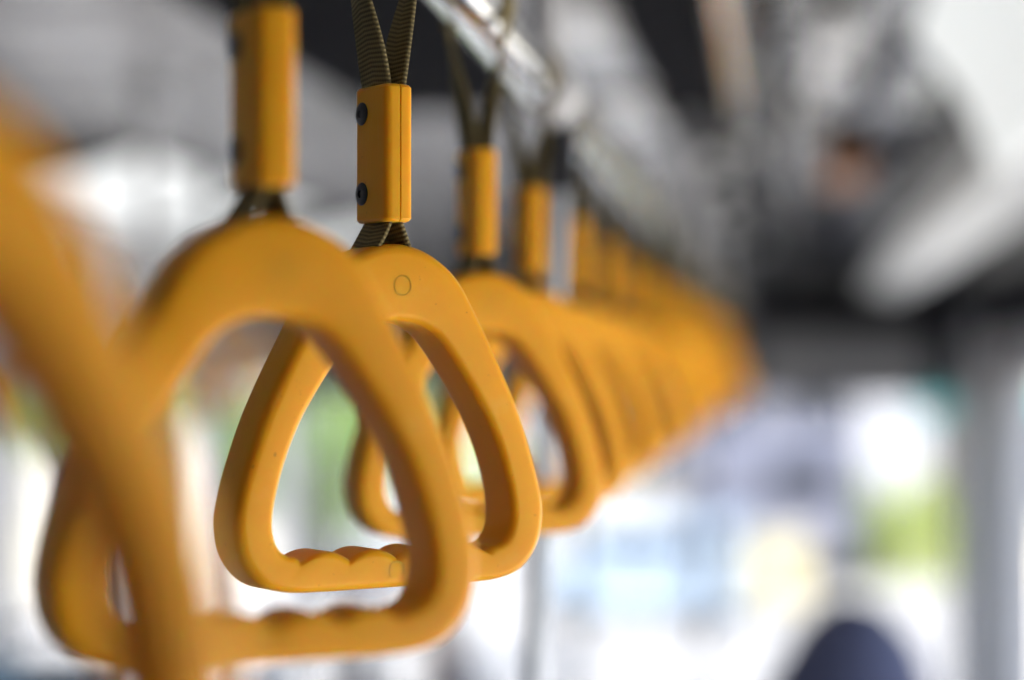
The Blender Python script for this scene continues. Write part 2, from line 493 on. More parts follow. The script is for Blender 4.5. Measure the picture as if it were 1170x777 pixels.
# long slim strips added along the ceiling for its streaky reflections
for i, (x, hw, y0, y1, m, lab) in enumerate((
        (-0.065, 0.008, 2.2, 7.0, 'chrome', 'slim shiny strip added as a reflection streak along the dark centre panel of the ceiling'),
        (-0.015, 0.014, 2.4, 5.2, 'black', 'black strip added as a dark reflection streak along the centre of the ceiling'),
        (0.022, 0.006, 3.4, 7.9, 'white', 'thin white line added as a bright streak along the centre of the ceiling'),
        (0.125, 0.010, 3.2, 6.6, 'black', 'black strip added as a dark reflection streak between the grey and lilac ceiling panels'),
        (0.185, 0.009, 4.0, 7.6, 'chrome', 'slim shiny strip added as a reflection streak along the lilac ceiling panel'),
        (0.245, 0.016, 3.1, 5.4, 'black', 'black strip added as a dark reflection streak along the lilac ceiling panel'))):
    simple('streak_strip', lab, 'slim duct', m, [(x - hw, x + hw, y0, y1, E + 0.396 - 0.004 * (i % 2), E + 0.4195)], 'slim strips added as ceiling reflection streaks', 0.003)
# dark header beam and destination box
simple('header_beam', 'dark horizontal beam across the ceiling over the windscreen', 'beam', 'black', [(-0.9, XR - 0.02, 7.85, 8.12, E + 0.15, E + 0.225)])
simple('destination_box', 'warm grey box under the dark beam above the windscreen', 'sign box', 'sign', [(-0.08, 0.50, 7.95, 8.17, E - 0.118, E + 0.128)], bev=0.02)

# grey door post and round mirror
simple('door_post', 'wide grey vertical door post at the edge of the windscreen', 'post', 'postgrey', [(0.54, 0.632, 6.35, 6.55, 0.0, E + 0.14)], bev=0.02)
root = empty('round_mirror', pos(1150, 392, 6.15))
tag(root, 'small round mirror mounted at the top of the grey door post', 'mirror')
def disc(bm, r, y0, y1, n=32):
    a = [bm.verts.new((r * math.cos(2 * PI * k / n), y0, r * math.sin(2 * PI * k / n))) for k in range(n)]
    b = [bm.verts.new((r * math.cos(2 * PI * k / n), y1, r * math.sin(2 * PI * k / n))) for k in range(n)]
    for k in range(n): bm.faces.new((a[k], a[(k + 1) % n], b[(k + 1) % n], b[k]))
    bm.faces.new(a); bm.faces.new(b[::-1])
bm = bmesh.new(); disc(bm, 0.060, 0.0, 0.02); tube(bm, [(0.0, 0.018, 0.0), (0.0, 0.10, 0.0), (0.0, 0.20, -0.01)], 0.012, 8)
build('housing', bm, M['dark'], root, 40)
bm = bmesh.new(); disc(bm, 0.052, -0.006, -0.0005)
build('glass', bm, M['chrome'], root)

# ------------------------------------------------------------------ hand straps
TW = 22.0                          # grip thickness (mm)
ROT = R(41)                        # the grips hang turned like this
def grip_bm():
    WK = 1.0
    half = [(0, 127), (13, 124.2), (25, 116), (34, 102.5), (41.5, 89), (48.8, 75), (54.8, 62), (59.8, 48), (63.2, 36), (64.8, 25), (62.4, 13), (54.8, 4.0), (44, 0.6), (30, 0), (15, 0)]
    outl = half + [(0, 0)] + [(-x, z) for x, z in half[:0:-1]]
    outer = [Vector((p[0] * 1.02, p[1])) for p in catmull(outl, 14)]
    hole = [(0, 98.5), (9, 97.3), (16, 94), (21.5, 88.5), (28.3, 79.5), (34.5, 70.5), (40, 61.5), (45.6, 49), (49.6, 36), (51, 27), (50.4, 20.5), (48, 15.8), (44.5, 13.6)]
    inner_top = catmull(hole, 12, closed=False) + [Vector(hole[-1])]
    bar = []
    for i in range(1, 240):
        x = 44.5 - 89.0 * i / 240
        hump = abs(math.sin(PI * x / 19.6)) ** 0.85
        edge = min(1, (44.5 - abs(x)) / 5)
        bar.append(Vector((x, (11.2 + 3.5 * hump) * edge + 13.6 * (1 - edge))))
    inner = inner_top + bar + [Vector((-p[0], p[1])) for p in inner_top[::-1]]
    inner = [Vector((p[0] * 1.0, p[1])) for p in inner]
    c = Vector((0, 46))
    def ray(poly, ang):
        d = Vector((math.sin(ang), math.cos(ang)))
        best = None
        n = len(poly)
        for i in range(n):
            a = poly[i] - c; b = poly[(i + 1) % n] - c
            e = b - a
            den = d.x * e.y - d.y * e.x
            if abs(den) < 1e-9: continue
            t = (a.x * e.y - a.y * e.x) / den
            s = (a.x * d.y - a.y * d.x) / den
            if t > 0 and -1e-6 <= s <= 1 + 1e-6 and (best is None or t > best): best = t
        return c + d * best
    # angles spread evenly along the outer outline
    N = 420
    cum = [0]
    for i in range(len(outer)):
        cum.append(cum[-1] + (outer[(i + 1) % len(outer)] - outer[i]).length)
    angs = []
    j = 0
    for k in range(N):
        L = cum[-1] * k / N
        while cum[j + 1] < L: j += 1
        t = (L - cum[j]) / max(1e-9, cum[j + 1] - cum[j])
        p = outer[j].lerp(outer[(j + 1) % len(outer)], t) - c
        angs.append(math.atan2(p.x, p.y))
    bm = bmesh.new()
    rings = []
    ro, ri, seg = 4.2, 3.4, 6
    for an in angs:
        o = ray(outer, an); n_ = ray(inner, an)
        d = (o - n_); wdt = d.length; d = d / wdt
        a_ = min(ro, wdt * 0.42); b_ = min(ri, wdt * 0.42)
        prof = []
        for q in range(seg + 1):            # outer front corner
            t = PI / 2 * q / seg
            prof.append((wdt - a_ + a_ * math.cos(t), -TW / 2 + ro - ro * math.sin(t)))
        for q in range(seg + 1):            # inner front
            t = PI / 2 * q / seg
            prof.append((b_ - b_ * math.sin(t), -TW / 2 + ri - ri * math.cos(t)))
        for q in range(seg + 1):            # inner back
            t = PI / 2 * q / seg
            prof.append((b_ - b_ * math.cos(t), TW / 2 - ri + ri * math.sin(t)))
        for q in range(seg + 1):            # outer back
            t = PI / 2 * q / seg
            prof.append((wdt - a_ + a_ * math.sin(t), TW / 2 - ro + ro * math.cos(t)))
        ring = []
        for u, y in prof:
            p = n_ + d * u
            ring.append(bm.verts.new((p.x / 1000, y / 1000, p.y / 1000)))
        rings.append(ring)
    P = len(rings[0])
    for i in range(N):
        for k in range(P):
            bm.faces.new((rings[i][k], rings[i][(k + 1) % P], rings[(i + 1) % N][(k + 1) % P], rings[(i + 1) % N][k]))
    # small moulded rings on the front face
    for (cx, cz, r, a0, a1) in ((1.5, 111.5, 3.6, 0, 2 * PI), (-1.0, 6.6, 3.2, -0.6, 4.0)):
        n = 36
        full = a1 - a0 > 6.2
        prev = first = None
        for k in range(n + (0 if full else 1)):
            a = a0 + (a1 - a0) * k / n
            ring = []
            for (dr, dy) in ((-0.30, 0.06), (0, -0.075), (0.30, 0.06)):
                ring.append(bm.verts.new(((cx + (r + dr) * math.cos(a)) / 1000, (-TW / 2 + dy) / 1000, (cz + (r + dr) * math.sin(a)) / 1000)))
            if prev:
                for q in range(2): bm.faces.new((prev[q], prev[q + 1], ring[q + 1], ring[q]))
            first = first or ring
            prev = ring
        if full:
            for q in range(2): bm.faces.new((prev[q], prev[q + 1], first[q + 1], first[q]))
    return bm

SZ0, SZ1 = 135.0, 186.0            # sleeve bottom and top (mm above the grip's base)
SW, SD = 11.8, 24.0                # sleeve width and depth
def sleeve_bm():
    bm = bmesh.new()
    r = 3.2
    def rr(x0, x1, y0, y1, r, seg=5):
        pts = []
        for cx, cy, a in ((x1 - r, y1 - r, 0), (x0 + r, y1 - r, PI / 2), (x0 + r, y0 + r, PI), (x1 - r, y0 + r, 3 * PI / 2)):
            for q in range(seg + 1):
                t = a + PI / 2 * q / seg
                pts.append((cx + r * math.cos(t), cy + r * math.sin(t)))
        return pts
    def block(x0, x1, rl):
        layers = []
        ch = 1.6
        zs = [(SZ0, ch), (SZ0 + 0.45, 0.7), (SZ0 + ch, 0.0), (SZ1 - ch, 0), (SZ1 - 0.45, 0.7), (SZ1, ch)]
        for z, ins in zs:
            lay = rr(x0 + (ins if rl != 'r' else 0), x1 - (ins if rl != 'l' else 0), -SD / 2 + ins, SD / 2 - ins, r)
            layers.append([bm.verts.new((x / 1000, y / 1000, z / 1000)) for x, y in lay])
        n = len(layers[0])
        for a, b in zip(layers[:-1], layers[1:]):
            for k in range(n): bm.faces.new((a[k], a[(k + 1) % n], b[(k + 1) % n], b[k]))
        bm.faces.new(layers[0][::-1]); bm.faces.new(layers[-1])
    # two clam-shell halves: square inner edges meet with a fine seam
    def half(x0, x1, outer_left):
        rad = 2.8
        seg = 5
        def outline(ins):
            pts = []
            e = 0.35                        # tiny chamfer at the seam
            if outer_left:
                xo = x0 + ins
                cs = [((x1 - e, SD / 2 - ins - 0.0), None), ((xo + rad, SD / 2 - ins - rad), PI / 2), ((xo + rad, -SD / 2 + ins + rad), PI), ((x1 - e, -SD / 2 + ins), None)]
                pts.append((x1, SD / 2 - ins - e)); pts.append((x1 - e, SD / 2 - ins))
                for q in range(seg + 1):
                    t = PI / 2 + PI / 2 * q / seg
                    pts.append((xo + rad + rad * math.cos(t), SD / 2 - ins - rad + rad * math.sin(t)))
                for q in range(seg + 1):
                    t = PI + PI / 2 * q / seg
                    pts.append((xo + rad + rad * math.cos(t), -SD / 2 + ins + rad + rad * math.sin(t)))
                pts.append((x1 - e, -SD / 2 + ins)); pts.append((x1, -SD / 2 + ins + e))
            else:
                xo = x1 - ins
                rad2 = 3.0
                pts.append((x0, -SD / 2 + ins + e)); pts.append((x0 + e, -SD / 2 + ins))
                for q in range(seg + 1):
                    t = -PI / 2 + PI / 2 * q / seg
                    pts.append((xo - rad2 + rad2 * math.cos(t), -SD / 2 + ins + rad2 + rad2 * math.sin(t)))
                for q in range(seg + 1):
                    t = PI / 2 * q / seg
                    pts.append((xo - rad2 + rad2 * math.cos(t), SD / 2 - ins - rad2 + rad2 * math.sin(t)))
                pts.append((x0 + e, SD / 2 - ins)); pts.append((x0, SD / 2 - ins - e))
            return pts
        layers = []
        for z, ins in [(SZ0, 1.3), (SZ0 + 0.4, 0.55), (SZ0 + 1.3, 0.0), (SZ1 - 1.3, 0), (SZ1 - 0.4, 0.55), (SZ1, 1.3)]:
            layers.append([bm.verts.new((x / 1000, y / 1000, z / 1000)) for x, y in outline(ins)])
        n = len(layers[0])
        for a, b in zip(layers[:-1], layers[1:]):
            for k in range(n): bm.faces.new((a[k], a[(k + 1) % n], b[(k + 1) % n], b[k]))
        bm.faces.new(layers[0][::-1]); bm.faces.new(layers[-1])
    half(-SW / 2, -0.05, True)
    half(0.1, SW / 2, False)
    # two low screw bosses on the outer face
    for z in (SZ0 + 11, SZ1 - 10):
        prev = None
        for q in range(6):
            t = PI / 2 * q / 5
            rad = 4.8 * math.cos(t) + 0.01; x = SW / 2 - 0.1 + 1.5 * math.sin(t)
            ring = [bm.verts.new((x / 1000, (-4.5 + rad * math.cos(2 * PI * k / 20)) / 1000, (z + rad * math.sin(2 * PI * k / 20)) / 1000)) for k in range(20)]
            if prev:
                for k in range(20): bm.faces.new((prev[k], prev[(k + 1) % 20], ring[(k + 1) % 20], ring[k]))
            prev = ring
        bm.faces.new(prev)
    return bm

def rivet_bm(z):
    bm = bmesh.new()
    prev = None
    prof = [(4.3, 0.3), (4.3, -0.25), (3.7, -0.7), (2.3, -0.95), (1.5, -0.95), (1.4, -0.45), (0.01, -0.4)]
    for rad, x in prof:
        ring = [bm.verts.new(((-SW / 2 + x) / 1000, (6.2 + rad * math.cos(2 * PI * k / 24)) / 1000, (z + rad * math.sin(2 * PI * k / 24)) / 1000)) for k in range(24)]
        if prev:
            for k in range(24): bm.faces.new((prev[k], prev[(k + 1) % 24], ring[(k + 1) % 24], ring[k]))
        prev = ring
    return bm

RAILZ = 256.0                      # rail centre above the grip's base (mm)
RAILR = 15.5
def band(bm, uvl, path, width, thick):
    """flat webbing along path of (x, y, z, angle): angle turns the width direction from +y"""
    rings = []
    u = 0
    us = []
    for i, (x, y, z, an, nx, nz) in enumerate(path):
        if i: u += (Vector(path[i][:3]) - Vector(path[i - 1][:3])).length
        us.append(u)
        t = Vector(path[min(i + 1, len(path) - 1)][:3]) - Vector(path[max(i - 1, 0)][:3])
        t.normalize()
        wd = Vector((math.sin(an) * -1, math.cos(an), 0))
        wd = (wd - t * wd.dot(t)).normalized()
        nn = t.cross(wd)
        ring = []
        for sv, tv in ((-1, -0.6), (-0.92, -1), (0.92, -1), (1, -0.6), (1, 0.6), (0.92, 1), (-0.92, 1), (-1, 0.6)):
            p = Vector((x, y, z)) + wd * (sv * width / 2) + nn * (tv * thick / 2)
            ring.append((bm.verts.new(p / 1000), sv * width / 2))
        rings.append(ring)
    n = 8
    for i in range(len(rings) - 1):
        for k in range(n):
            q = [(rings[i][k], us[i]), (rings[i][(k + 1) % n], us[i]), (rings[i + 1][(k + 1) % n], us[i + 1]), (rings[i + 1][k], us[i + 1])]
            f = bm.faces.new([v[0][0] for v in q])
            f.smooth = True
            for lp, v in zip(f.loops, q):
                lp[uvl].uv = (v[1], v[0][1])
    bm.faces.new([v[0] for v in rings[0]][::-1]); bm.faces.new([v[0] for v in rings[-1]])

def strap_bm():
    """webbing loop over the rail, in the strap's own frame (y along the rail); the part in the sleeve is turned with the grip"""
    bm = bmesh.new()
    uvl = bm.loops.layers.uv.new('UVMap')
    ca, sa = math.cos(ROT), math.sin(ROT)
    path = []
    rr = RAILR + 1.2
    def P(x, z, turned, extra=0.0):
        # turned = 1: x measured along the grip's width; 0: across the rail
        a = ROT * turned + extra
        path.append((x * math.cos(a), x * math.sin(a), z, a, 0, 0))
    K = 26
    for k in range(K + 1):          # first strand, upwards
        t = k / K
        s = t * t * (3 - 2 * t)
        P(-(2.4 + (rr - 2.4) * (t ** 1.15)), SZ1 - 6 + (RAILZ - SZ1 + 6) * t, 1 - s, 0.0)
        path[-1] = path[-1][:3] + (path[-1][3] + 0.22 * math.sin(PI * min(1, t + 0.12)) ** 0.8,) + (0, 0)
    for k in range(1, 16):
        a = PI - PI * k / 16
        path.append((rr * math.cos(a), 0, RAILZ + rr * math.sin(a), 0, 0, 0))
    for k in range(K, -1, -1):
        t = k / K
        s = t * t * (3 - 2 * t)
        P((2.4 + (rr - 2.4) * (t ** 1.15)), SZ1 - 6 + (RAILZ - SZ1 + 6) * t, 1 - s, 0.0)
        path[-1] = path[-1][:3] + (path[-1][3] + 0.18 * math.sin(PI * min(1, t + 0.12)) ** 0.8,) + (0, 0)
    band(bm, uvl, path, 16.5, 2.0)
    # below the sleeve the two ends splay into the grip's crown
    for sgn in (-1, 1):
        path = []
        for k in range(13):
            t = k / 12
            x = sgn * (1.6 + (13.0 if sgn < 0 else 8.5) * (max(0, t - 0.12) / 0.88) ** 1.2)
            z = SZ0 + 5 - 24 * t
            path.append((x * ca, x * sa, z, ROT + 0.10 * min(1, t * 2.5), 0, 0))
        band(bm, uvl, path, 17.0, 2.0)
    return bm

def hand_strap(label, loc):
    root = empty('hand_strap', loc)
    tag(root, label, 'hand strap', 'amber hand straps hanging from the rail')
    g = build('grip', grip_bm(), M['amber'], root, 60)
    g.rotation_euler = (0, 0, ROT)
    s = build('sleeve', sleeve_bm(), M['amber'], root, 30)
    s.rotation_euler = (0, 0, ROT)
    for z in (SZ0 + 11, SZ1 - 10):
        build('rivet', rivet_bm(z), M['rivet'], s, 40)
    bm = strap_bm()
    me = bpy.data.meshes.new('strap')
    bm.to_mesh(me); bm.free()
    link_mesh('strap', me, M['strap'], root)
    return root

def copy_tree(o, parent=None):
    c = o.copy()
    COL.objects.link(c)
    if parent is not None:
        c.parent = parent
    for ch in list(o.children):
        copy_tree(ch, c)
    return c

ROWX = -0.1472
UNIT = 0.797
ZB = EYE - 0.0818
ratios = [0.405, 0.768, 1.0, 1.30, 1.585, 1.93, 2.28]
while len(ratios) < 21:
    ratios.append(ratios[-1] + 0.40 + random.uniform(-0.06, 0.06))
labels = ['huge very blurred amber hand strap cut off by the picture edge',
          'soft-focus amber hand strap whose whole grip overlaps the sharp one',
          'sharply focused amber hand strap with two black rivets on its sleeve',
          'slightly blurred amber hand strap, next in line behind the sharp one'] + ['amber hand strap, %s in line behind the sharp one' % ordn[k] for k in range(1, 24)]
proto = None
jit = [R(11), R(-4), 0, R(-7), R(-3), R(-1), R(-5)]
for i, r in enumerate(ratios):
    loc = (ROWX, UNIT * r, ZB)
    if proto is None:
        o = proto = hand_strap(labels[i], loc)
    else:
        o = copy_tree(proto)
        o.location = loc
        o['label'] = labels[i]
    if i == 0:
        o.location = (ROWX + 0.0056, UNIT * r, ZB + 0.002)
    if i == 3:
        o.location.x += 0.0012
    if i == 1:
        o.location = (ROWX - 0.0015, UNIT * 0.768, ZB - 0.0032)
        o.scale.z = 1.0085
    o.rotation_euler.z = jit[i] if i < len(jit) else random.uniform(-0.32, 0.26)
RAIL_Z = ZB + RAILZ / 1000

# second row on the other rail
ROW2X = -1.04
for i, y in enumerate((2.72, 3.02, 3.33, 3.62, 3.93, 4.22)):
    o = copy_tree(proto)
    o.location = (ROW2X, y, ZB)
    o.rotation_euler.z = R(-50) + random.uniform(-0.12, 0.12)
    o['label'] = 'blurred amber hand strap of the second row by the windows, %s along the row' % ordn[i]
    o['group'] = 'amber hand straps of the second row'

# ------------------------------------------------------------------ rails and poles
def rail(name, label, x, y0, y1, brackets):
    root = empty(name, (x, y0, RAIL_Z))
    tag(root, label, 'rail')
    bm = bmesh.new()
    tube(bm, [(0, 0, 0), (0, (y1 - y0) * 0.5, 0), (0, y1 - y0, 0)], RAILR / 1000, 32)
    build('bar', bm, M['chrome'], root, 40)
    for y in brackets:
        bm = bmesh.new()
        tube(bm, [(0, y - y0 - 0.035, 0), (0, y - y0 + 0.035, 0)], 0.0205, 24)
        tube(bm, [(0, y - y0, 0.018), (0, y - y0, 0.10), (0, y - y0, ZC - 0.002 - RAIL_Z)], 0.011, 16)
        box(bm, -0.03, 0.03, y - y0 - 0.03, y - y0 + 0.03, ZC - 0.012 - RAIL_Z, ZC - 0.0025 - RAIL_Z)
        build('bracket', bm, M['wall'], root, 40)
    return root
rail('grab_rail', 'polished steel grab rail from which the focused row of straps hangs', ROWX, 0.1, 8.0, (1.36, 3.6, 5.6, 7.4))
rail('grab_rail', 'polished steel grab rail of the second strap row by the windows', ROW2X, 2.3, 8.0, (3.48, 6.2))

def pole(label, pts, r, m='pole'):
    p0 = Vector(pts[0])
    root = empty('grab_pole', p0)
    tag(root, label, 'pole')
    bm = bmesh.new()
    tube(bm, [Vector(p) - p0 for p in pts], r, 24)
    build('tube', bm, M[m], root, 40)
    bm = bmesh.new()
    p1 = Vector(pts[-1]) - p0
    tube(bm, [p1 + Vector((0, 0, -0.05)), p1 + Vector((0, 0, 0.012))], r * 1.35, 20)
    build('clamp', bm, M['dark'], root, 40)
    bm = bmesh.new()
    tube(bm, [(0, 0, 0.0), (0, 0, 0.02)], r * 2.2, 20)
    build('foot', bm, M['dark'], root, 40)
    return root
pa = pos(612, 720, 1.40); pb = pos(636, 235, 1.40)
dz = (pb - pa) / (pb.z - pa.z)
pole('slim leaning steel pole rising behind the focused hand strap', [pa + dz * (0.0 - pa.z), pa + dz * (0.9 - pa.z), pb + dz * (RAIL_Z - 0.012 - pb.z)], 0.0080)
pd = pos(800, 600, 7.2)
pole('thin steel pole standing before the windscreen past the straps', [(pd.x, pd.y, 0), (pd.x, pd.y, 1.0), (pd.x, pd.y, ZC - 0.03)], 0.014)
pd = pos(1092, 600, 6.1)
pole('dark pole next to the wide grey door post', [(pd.x, pd.y, 0), (pd.x, pd.y, 1.0), (pd.x, pd.y, E + 0.24)], 0.013, 'dark')
pd = pos(238, 600, 4.6)
pole('steel pole by the side windows inside the second strap row', [(pd.x, pd.y, 0), (pd.x, pd.y, 1.0), (pd.x, pd.y, ZC - 0.03)], 0.015)

# ------------------------------------------------------------------ seats
def seat(label, x, y, rz=0, top=0.98):
    root = empty('bus_seat', (x, y, 0), rz)
    tag(root, label, 'seat', 'bus seats')
    bm = bmesh.new(); box(bm, -0.21, 0.21, -0.20, 0.24, 0.38, 0.46, 0.03, 3)
    build('seat', bm, M['seatcloth'], root, 50)
    bm = bmesh.new(); box(bm, -0.21, 0.21, -0.27, -0.205, 0.42, top, 0.03, 3)
    build('backrest', bm, M['seatcloth'], root, 50)
    bm = bmesh.new(); tube(bm, [(-0.13, -0.24, top - 0.02), (-0.12, -0.24, top + 0.05), (0, -0.24, top + 0.07), (0.12, -0.24, top + 0.05), (0.13, -0.24, top - 0.02)], 0.013, 12)
    build('grab_handle', bm, M['dark'], root, 50)
    for sx in (-0.15, 0.15):
        bm = bmesh.new(); tube(bm, [(sx, 0.0, 0.0), (sx, 0.0, 0.385)], 0.02, 12)
        build('leg', bm, M['dark'], root, 50)
    return root
seat('dark blue bus seat in the lower corner under the side window', -1.67, 5.0, top=1.12)
seat('dark blue bus seat of the hooded passenger', 0.22, 4.86)

# ------------------------------------------------------------------ people
def skin_body(name, joints, edges, m, parent, sub=2):
    me = bpy.data.meshes.new(name)
    me.from_pydata([j[:3] for j in joints], edges, [])
    o = bpy.data.objects.new(name, me)
    COL.objects.link(o)
    md = o.modifiers.new('Skin', 'SKIN')
    for i, j in enumerate(joints):
        v = me.skin_vertices[0].data[i]
        v.radius = (j[3], j[4] if len(j) > 4 else j[3])
        v.use_root = (i == 0)
    o.modifiers.new('Sub', 'SUBSURF').render_levels = sub
    o.modifiers['Sub'].levels = sub
    dg = bpy.context.evaluated_depsgraph_get()
    me2 = bpy.data.meshes.new_from_object(o.evaluated_get(dg))
    me2.name = name
    bpy.data.objects.remove(o)
    bpy.data.meshes.remove(me)
    for p in me2.polygons: p.use_smooth = True
    me2.materials.clear()
    return link_mesh(name, me2, m, parent)

def head_shape(bm, c, r, front):
    """head with brow, nose, chin and ears; front = facing direction in the xy plane"""
    f = Vector((front[0], front[1], 0)).normalized(); s = Vector((-f.y, f.x, 0)); u = Vector((0, 0, 1))
    b2 = bmesh.new()
    bmesh.ops.create_icosphere(b2, subdivisions=4, radius=1.0)
    for v in b2.verts:
        p = v.co.copy()
        x, y, z = p.x * 0.76, p.y * 0.95, p.z * 1.15
        if z < 0:
            k = -z / 1.15
            x *= 1 - 0.30 * k; y = y * (1 - 0.18 * k) + 0.12 * k
        if p.y > 0.6:
            y += 0.22 * math.exp(-(p.x / 0.13) ** 2 - ((p.z + 0.12) / 0.16) ** 2)
            y -= 0.06 * math.exp(-((abs(p.x) - 0.32) / 0.14) ** 2 - ((p.z - 0.05) / 0.10) ** 2)
            y += 0.05 * math.exp(-(p.x / 0.26) ** 2 - ((p.z + 0.48) / 0.05) ** 2)
        x += math.copysign(0.14, p.x) * math.exp(-((p.y + 0.05) / 0.10) ** 2 - ((p.z + 0.02) / 0.2) ** 2) if abs(p.x) > 0.7 else 0
        v.co = Vector(c) + (s * x + f * y + u * z) * r
    me = bpy.data.meshes.new('tmp'); b2.to_mesh(me); b2.free(); bm.from_mesh(me); bpy.data.meshes.remove(me)

def cap_shape(c, r, front, cover):
    """hair or hood: a shell over crown and nape; cover = how far the face is left free"""
    f = Vector((front[0], front[1], 0)).normalized(); s = Vector((-f.y, f.x, 0)); u = Vector((0, 0, 1))
    bm = bmesh.new()
    bmesh.ops.create_icosphere(bm, subdivisions=4, radius=1.0)
    kill = [v for v in bm.verts if v.co.y > 0.45 + cover and v.co.z < 0.5 or v.co.z < -0.75]
    bmesh.ops.delete(bm, geom=kill, context='VERTS')
    for v in bm.verts:
        p = v.co.copy()
        n = 1 + 0.025 * math.sin(p.x * 9 + p.z * 7) * math.cos(p.y * 8)
        x, y, z = p.x * 0.84 * n, p.y * 1.04 * n - 0.03, p.z * 1.24 * n
        v.co = Vector(c) + (s * x + f * y + u * z) * r
    ex = bmesh.ops.solidify(bm, geom=bm.faces[:], thickness=r * 0.08)
    return bm

def person(label, loc, rz, kind):
    root = empty('person', loc, rz)
    tag(root, label, 'person')
    if kind == 'sit':                       # faces +y, seat height 0.46
        hips, chest, neck, hd = (0, -0.02, 0.55), (0, -0.05, 0.86), (0, -0.03, 1.02), (0, 0.0, 1.115)
        knees, feet = (0.45, 0.50), (0.42, 0.07)
        J = [(0, -0.02, 0.56, 0.155, 0.12), (0, -0.05, 0.75, 0.15, 0.11), (0, -0.05, 0.90, 0.16, 0.11), (0, -0.03, 1.00, 0.055), (0, -0.01, 1.06, 0.05)]
        Ed = [(0, 1), (1, 2), (2, 3), (3, 4)]
        for sg in (-1, 1):
            b = len(J)
            J += [(sg * 0.19, -0.05, 0.93, 0.06), (sg * 0.24, 0.0, 0.68, 0.046), (sg * 0.15, 0.23, 0.62, 0.036), (sg * 0.11, 0.30, 0.60, 0.030)]
            Ed += [(2, b), (b, b + 1), (b + 1, b + 2), (b + 2, b + 3)]
            b = len(J)
            J += [(sg * 0.10, 0.02, 0.54, 0.085), (sg * 0.12, 0.42, 0.53, 0.062), (sg * 0.12, 0.42, 0.10, 0.042), (sg * 0.13, 0.55, 0.05, 0.036)]
            Ed += [(0, b), (b, b + 1), (b + 1, b + 2), (b + 2, b + 3)]
        hz, hr, hy = 1.13, 0.098, 0.0
    else:                                    # walking, 1.55 m
        J = [(0, 0, 0.86, 0.125, 0.10), (0, 0.01, 1.02, 0.12, 0.095), (0, 0.02, 1.20, 0.14, 0.10), (0, 0.03, 1.30, 0.05), (0, 0.04, 1.36, 0.048)]
        Ed = [(0, 1), (1, 2), (2, 3), (3, 4)]
        for sg in (-1, 1):
            b = len(J)
            J += [(sg * 0.165, 0.02, 1.23, 0.05), (sg * 0.20, -0.07 * sg, 0.99, 0.04), (sg * 0.19, 0.06 - 0.10 * sg, 0.78, 0.03), (sg * 0.185, 0.09 - 0.11 * sg, 0.70, 0.025)]
            Ed += [(2, b), (b, b + 1), (b + 1, b + 2), (b + 2, b + 3)]
            b = len(J)
            J += [(sg * 0.085, 0.0, 0.80, 0.08), (sg * 0.085, 0.12 * sg + 0.04, 0.45, 0.058), (sg * 0.085, 0.20 * sg - 0.05, 0.09, 0.04), (sg * 0.09, 0.20 * sg + 0.09, 0.04, 0.034)]
            Ed += [(0, b), (b, b + 1), (b + 1, b + 2), (b + 2, b + 3)]
        hz, hr, hy = 1.44, 0.092, 0.05
    cloth = M['navy'] if kind == 'sit' else M['darkcloth']
    skin_body('clothing', J, Ed, cloth, root)
    bm = bmesh.new()
    head_shape(bm, (0, hy, hz), hr, (0, 1))
    tube(bm, [(0, hy - 0.02, hz - 0.16), (0, hy - 0.012, hz - 0.10), (0, hy - 0.01, hz - 0.04)], [0.050, 0.046, 0.044], 16)
    # hands with palm, four fingers and a thumb
    hands = [j for j in J if 0]
    tips = [J[8 + k] for k in (0, 8)]
    for sg, tp in zip((-1, 1), tips):
        c = Vector(tp[:3])
        d = Vector((0, 0.9, -0.25)).normalized() if kind == 'sit' else Vector((0, 0.25, -0.95)).normalized()
        side = Vector((1, 0, 0))
        nrm = d.cross(side)
        tube(bm, [c - d * 0.01, c + d * 0.03, c + d * 0.075], [0.026, 0.034, 0.032], 12)
        for q in range(4):
            o = side * (0.024 - 0.016 * q)
            L = (0.062, 0.072, 0.068, 0.054)[q]
            tube(bm, [c + d * 0.07 + o, c + d * (0.07 + L * 0.5) + o + nrm * 0.004, c + d * (0.07 + L) + o + nrm * 0.018], [0.0085, 0.008, 0.0065], 8)
        tube(bm, [c + d * 0.03 - side * sg * 0.028, c + d * 0.055 - side * sg * 0.048, c + d * 0.085 - side * sg * 0.052], [0.011, 0.010, 0.008], 8)
    build('body', bm, M['skin'], root, 180)
    if kind == 'sit':
        hb = cap_shape((0, hy - 0.01, hz), hr * 1.36, (0, 1), 0.1)
        for v in hb.verts:
            k = max(0, (hz + 0.05 - v.co.z) / 0.14)
            v.co.x *= 1 + (0.5 if v.co.x < 0 else 0.2) * k
            v.co.y = v.co.y * (1 + 0.2 * k) - 0.02 * k
        build('hood', hb, M['navy'], root, 180)
    else:
        build('hair', cap_shape((0, hy, hz), hr, (0, 1), 0.0), M['hair'], root, 180)
    return root
sp = person('seated passenger in a navy hooded top, seen from behind', (0.150, 4.78, -0.018), R(6), 'sit')
sp.scale = (1.25, 1.2, 1.0)
p1 = pos(413, 700, 12.3)
pp1 = person('pedestrian in dark clothes outside, whose head shows below the focused grip', (p1.x, p1.y, GROUND + 0.004), R(-75), 'walk')
p2 = pos(522, 700, 10.4)
pp2 = person('pedestrian in dark clothes outside, lower down beside the slim pole', (p2.x, p2.y, GROUND + 0.004), R(70), 'walk')
pp1.scale = (1.25, 1.25, 1.115)
pp2.scale = (1.12, 1.12, 1.10)

